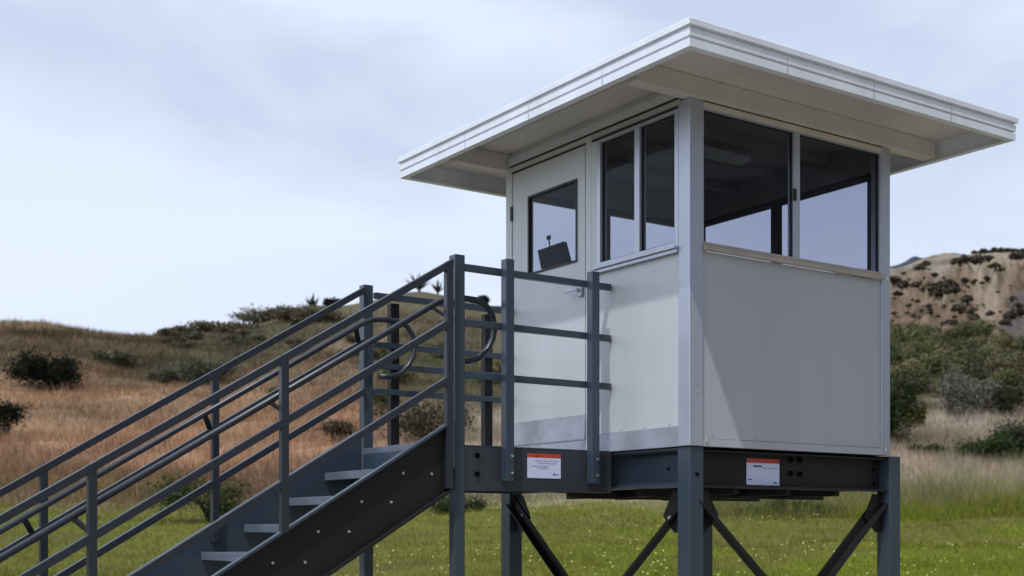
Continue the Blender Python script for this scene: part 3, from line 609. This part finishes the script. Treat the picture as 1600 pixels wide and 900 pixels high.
# window builder: frame, panes
def window(plane, c, a0, a1, z0, z1, mulls, fw=.035, m='alu', out=-1, name='window', dep=.055, proud=.0):
    def bx(mb, p, q, r, s, n0, n1):
        return mb.box(n0, n1, p, q, r, s) if plane == 'x' else mb.box(p, q, n0, n1, r, s)
    n0, n1 = (c+out*proud, c-out*dep) if True else 0
    f = MB(); bx(f, a0, a0+fw, z0, z1, n0, n1); bx(f, a1-fw, a1, z0, z1, n0, n1); bx(f, a0+fw, a1-fw, z0, z0+fw*.9, n0, n1); bx(f, a0+fw, a1-fw, z1-fw*.6, z1, n0, n1)
    fo = f.build(name, M[m], booth, .002)
    edges = [a0+fw]
    for (p, q) in mulls:
        bx(MB(), p, q, z0+fw*.9, z1-fw*.6, n0-out*.002, n1).build('mullion', M[m], fo, .002); edges += [p, q]
    edges.append(a1-fw)
    for i in range(0, len(edges), 2):
        p, q = edges[i], edges[i+1]; g_ = MB(); e_ = .008; zz0, zz1 = z0+fw*.9, z1-fw*.6; gn0, gn1 = c-out*.012, c-out*.03
        bx(g_, p, p+e_, zz0, zz1, gn0, gn1); bx(g_, q-e_, q, zz0, zz1, gn0, gn1); bx(g_, p+e_, q-e_, zz0, zz0+e_, gn0, gn1); bx(g_, p+e_, q-e_, zz1-e_, zz1, gn0, gn1)
        g_.build('gasket', M['gasket'], fo)
        bx(MB(), p+e_, q-e_, zz0+e_, zz1-e_, c-out*.018, c-out*.024).build('pane', M['glass'], fo)
    return fo
wl = window('x', 0, .104, .953, 1.305, 2.203, [(.494, .547)], .036, proud=.008)
MB().box(-.045, .0, .10, .965, 1.288, 1.303).box(-.028, .0, .10, .955, 1.262, 1.2875).build('sill', M['alu'], wl, .003)
MB().box(-.018, .0, .105, 1.0, 2.206, 2.216).build('drip_strip', M['gasket'], wl)
wr = window('y', 0, .107, 1.867, 1.302, 2.196, [(.958, 1.021)], .012, proud=.003)
MB().box(.107, 1.867, -.034, .0, 1.272, 1.30).box(.107, 1.867, -.016, .0, 1.30, 1.328).build('sill', M['sill'], wr, .004)
MB().box(.107, 1.867, -.012, .05, 2.197, 2.236).build('head', M['soffit'], wr, .002)
MB().box(.107, 1.867, -.014, -.004, 2.2365, 2.2425).build('drip_strip', M['gasket'], wr)
MB().box(.95, .975, -.014, -.0, 1.72, 1.80).build('latch', M['gasket'], wr)
MB().box(.107, 1.867, .004, T, .055, 1.2715).build('wall_panel', M['wall_shaded'], booth)
MB().box(.107, 1.867, -.004, T, .002, .052).build('base_trim', M['wall_shaded'], booth, .002)
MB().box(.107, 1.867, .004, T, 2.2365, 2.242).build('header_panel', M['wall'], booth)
MB().cyl((1.915, -.008, 1.29), (0,-1,0), .012, .01).build('bolt', M['bolt'], booth)
MB().cyl((.05, -.012, .35), (0,-1,0), .008, .006).build('bolt', M['bolt'], booth)
# rear and right walls
MB().box(.086, 1.879, D-T, D-.002, .002, 1.30).build('wall_panel', M['wall'], booth)
MB().box(W-T, W-.002, .091, 1.989, .002, 1.30).build('wall_panel', M['wall'], booth)
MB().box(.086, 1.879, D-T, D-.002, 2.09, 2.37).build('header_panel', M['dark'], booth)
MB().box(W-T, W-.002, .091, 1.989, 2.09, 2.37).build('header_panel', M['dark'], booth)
window('y', D-.004, .087, 1.878, 1.302, 2.089, [(.93, .985)], .06, m='gasket', out=1)
window('x', W-.004, .092, 1.988, 1.302, 2.089, [(1.045, 1.12)], .06, m='gasket', out=1)
# interior lining
MB().box(.07, W-.07, .07, D-.07, 2.30, 2.34).build('ceiling', M['dark'], booth)
for y in (.5, 1.0, 1.5): MB().box(.07, W-.07, y, y+.05, 2.24, 2.299).build('ceiling_joist', M['dark'], booth)
MB().box(.7, 1.25, .7, .82, 2.2, 2.239).build('ceiling_lamp', M['wall_shaded'], booth)
MB().box(.065, W-.065, .065, D-.065, .01, .04).build('floor', M['dark'], booth)
MB().box(.062, .066, .11, 1.07, .05, 1.28).build('lining', M['dark'], booth)
MB().box(.11, 1.86, .062, .066, .05, 1.28).build('lining', M['dark'], booth)
# counter and monitor inside
ct = empty('counter', (1.1, 1.85, .04), 'dark counter along the rear wall inside the booth, hidden below the windows', 'counter')
MB().box(.18, 1.85, 1.60, 2.01, 1.10, 1.13).build('counter_top', M['wood'], ct, .003)
for x in (.22, 1.8): MB().box(x-.02, x+.02, 1.66, 1.70, .042, 1.098).build('leg', M['steel_shaded'], ct)
mn = empty('monitor', (.257, 1.79, 1.13), 'small black tilted monitor with a thin stalk on top behind the door window', 'monitor')
q = [(.24, 1.965, 1.497), (.24, 1.61, 1.495), (.24, 1.675, 1.66), (.24, 2.015, 1.652)]
MB().prism(q, (.035, 0, 0)).build('screen', M['black'], mn, .004)
MB().bar((.257, 1.79, 1.146), (.257, 1.79, 1.50), .03, .03).box(.20, .32, 1.72, 1.88, 1.131, 1.145).build('stand', M['black'], mn)
MB().bar((.257, 1.87, 1.655), (.257, 1.885, 1.72), .008, .008).box(.247, .267, 1.87, 1.90, 1.715, 1.745).build('stalk', M['black'], mn)

# screws holding the wall panels
for y in (.2, .45, .7, .95):
    for z in (.15, 1.25): MB().cyl((.0045, y, z), (-1,0,0), .0055, .004, 8).build('screw', M['trim'], booth)
for x in (.2, .6, 1.0, 1.4, 1.8):
    for z in (.075, 1.255): MB().cyl((x, .0045, z), (0,-1,0), .0055, .004, 8).build('screw', M['trim'], booth)
# ---------------- notice stickers
def sticker(x0, x1, z0, z1, y, label, tilt=0, seed=1):
    o = empty('warning_sign', ((x0+x1)/2, y, z0), label, 'sign', None); hdr = (z1-z0)*.17
    MB().box(x0, x1, y-.003, y, z0, z1-hdr).build('sheet', M['white'], o)
    MB().box(x0, x1, y-.0034, y, z1-hdr, z1-.004*(1-tilt)).box(x0, x1, y-.003, y, z1-.004*(1-tilt), z1).build('header_band', M['red'], o)
    w_ = x1-x0; h_ = z1-z0; rd = random.Random(seed)
    e_ = MB()
    if seed == 1:
        cx = x0+w_*.27; cz = z1-hdr*.55; e_.prism([(cx-.013, y-.0038, cz-.009), (cx+.013, y-.0038, cz-.009), (cx, y-.0038, cz+.012)], (0, .0008, 0)); e_.build('emblem', mat('emblem_red', (.2,.02,.015), .4), o)
    t = MB()
    rows = [(.70, .22, .92), (.60, .3, .85), (.48, .1, .62), (.40, .3, .6)] if seed == 1 else [(.64, .5, .92)]
    for zr, a, b in rows:
        x = x0+w_*a
        while x < x0+w_*b:
            l_ = rd.uniform(.003, .009); t.box(x, x+l_, y-.0036, y-.003, z0+h_*zr-.0035, z0+h_*zr+rd.uniform(.002, .005)); x += l_+rd.uniform(.003, .007)
    o2 = t.build('lettering', M['ink'], o)
    k = MB()
    if seed == 1: k.box(x0+w_*.77, x0+w_*.84, y-.0038, y-.003, z0+h_*.13, z0+h_*.19).box(x0+w_*.87, x0+w_*.92, y-.0038, y-.003, z0+h_*.14, z0+h_*.18)
    else: k.box(x0+w_*.2, x0+w_*.45, y-.0038, y-.003, z0+h_*.68, z0+h_*.74).box(x0+w_*.05, x0+w_*.16, y-.0038, y-.003, z0+h_*.19, z0+h_*.23).box(x0+w_*.82, x0+w_*.92, y-.0038, y-.003, z0+h_*.07, z0+h_*.12)
    k.build('mark', M['inkd'], o)
sticker(-.723, -.448, -.196, -.032, Y1+.0015, 'white sticker with a red header on the landing beam below the door', seed=1)
sticker(.60, .915, -.236, -.055, .094, 'white sticker with a red header on the front beam under the blank wall', seed=2)
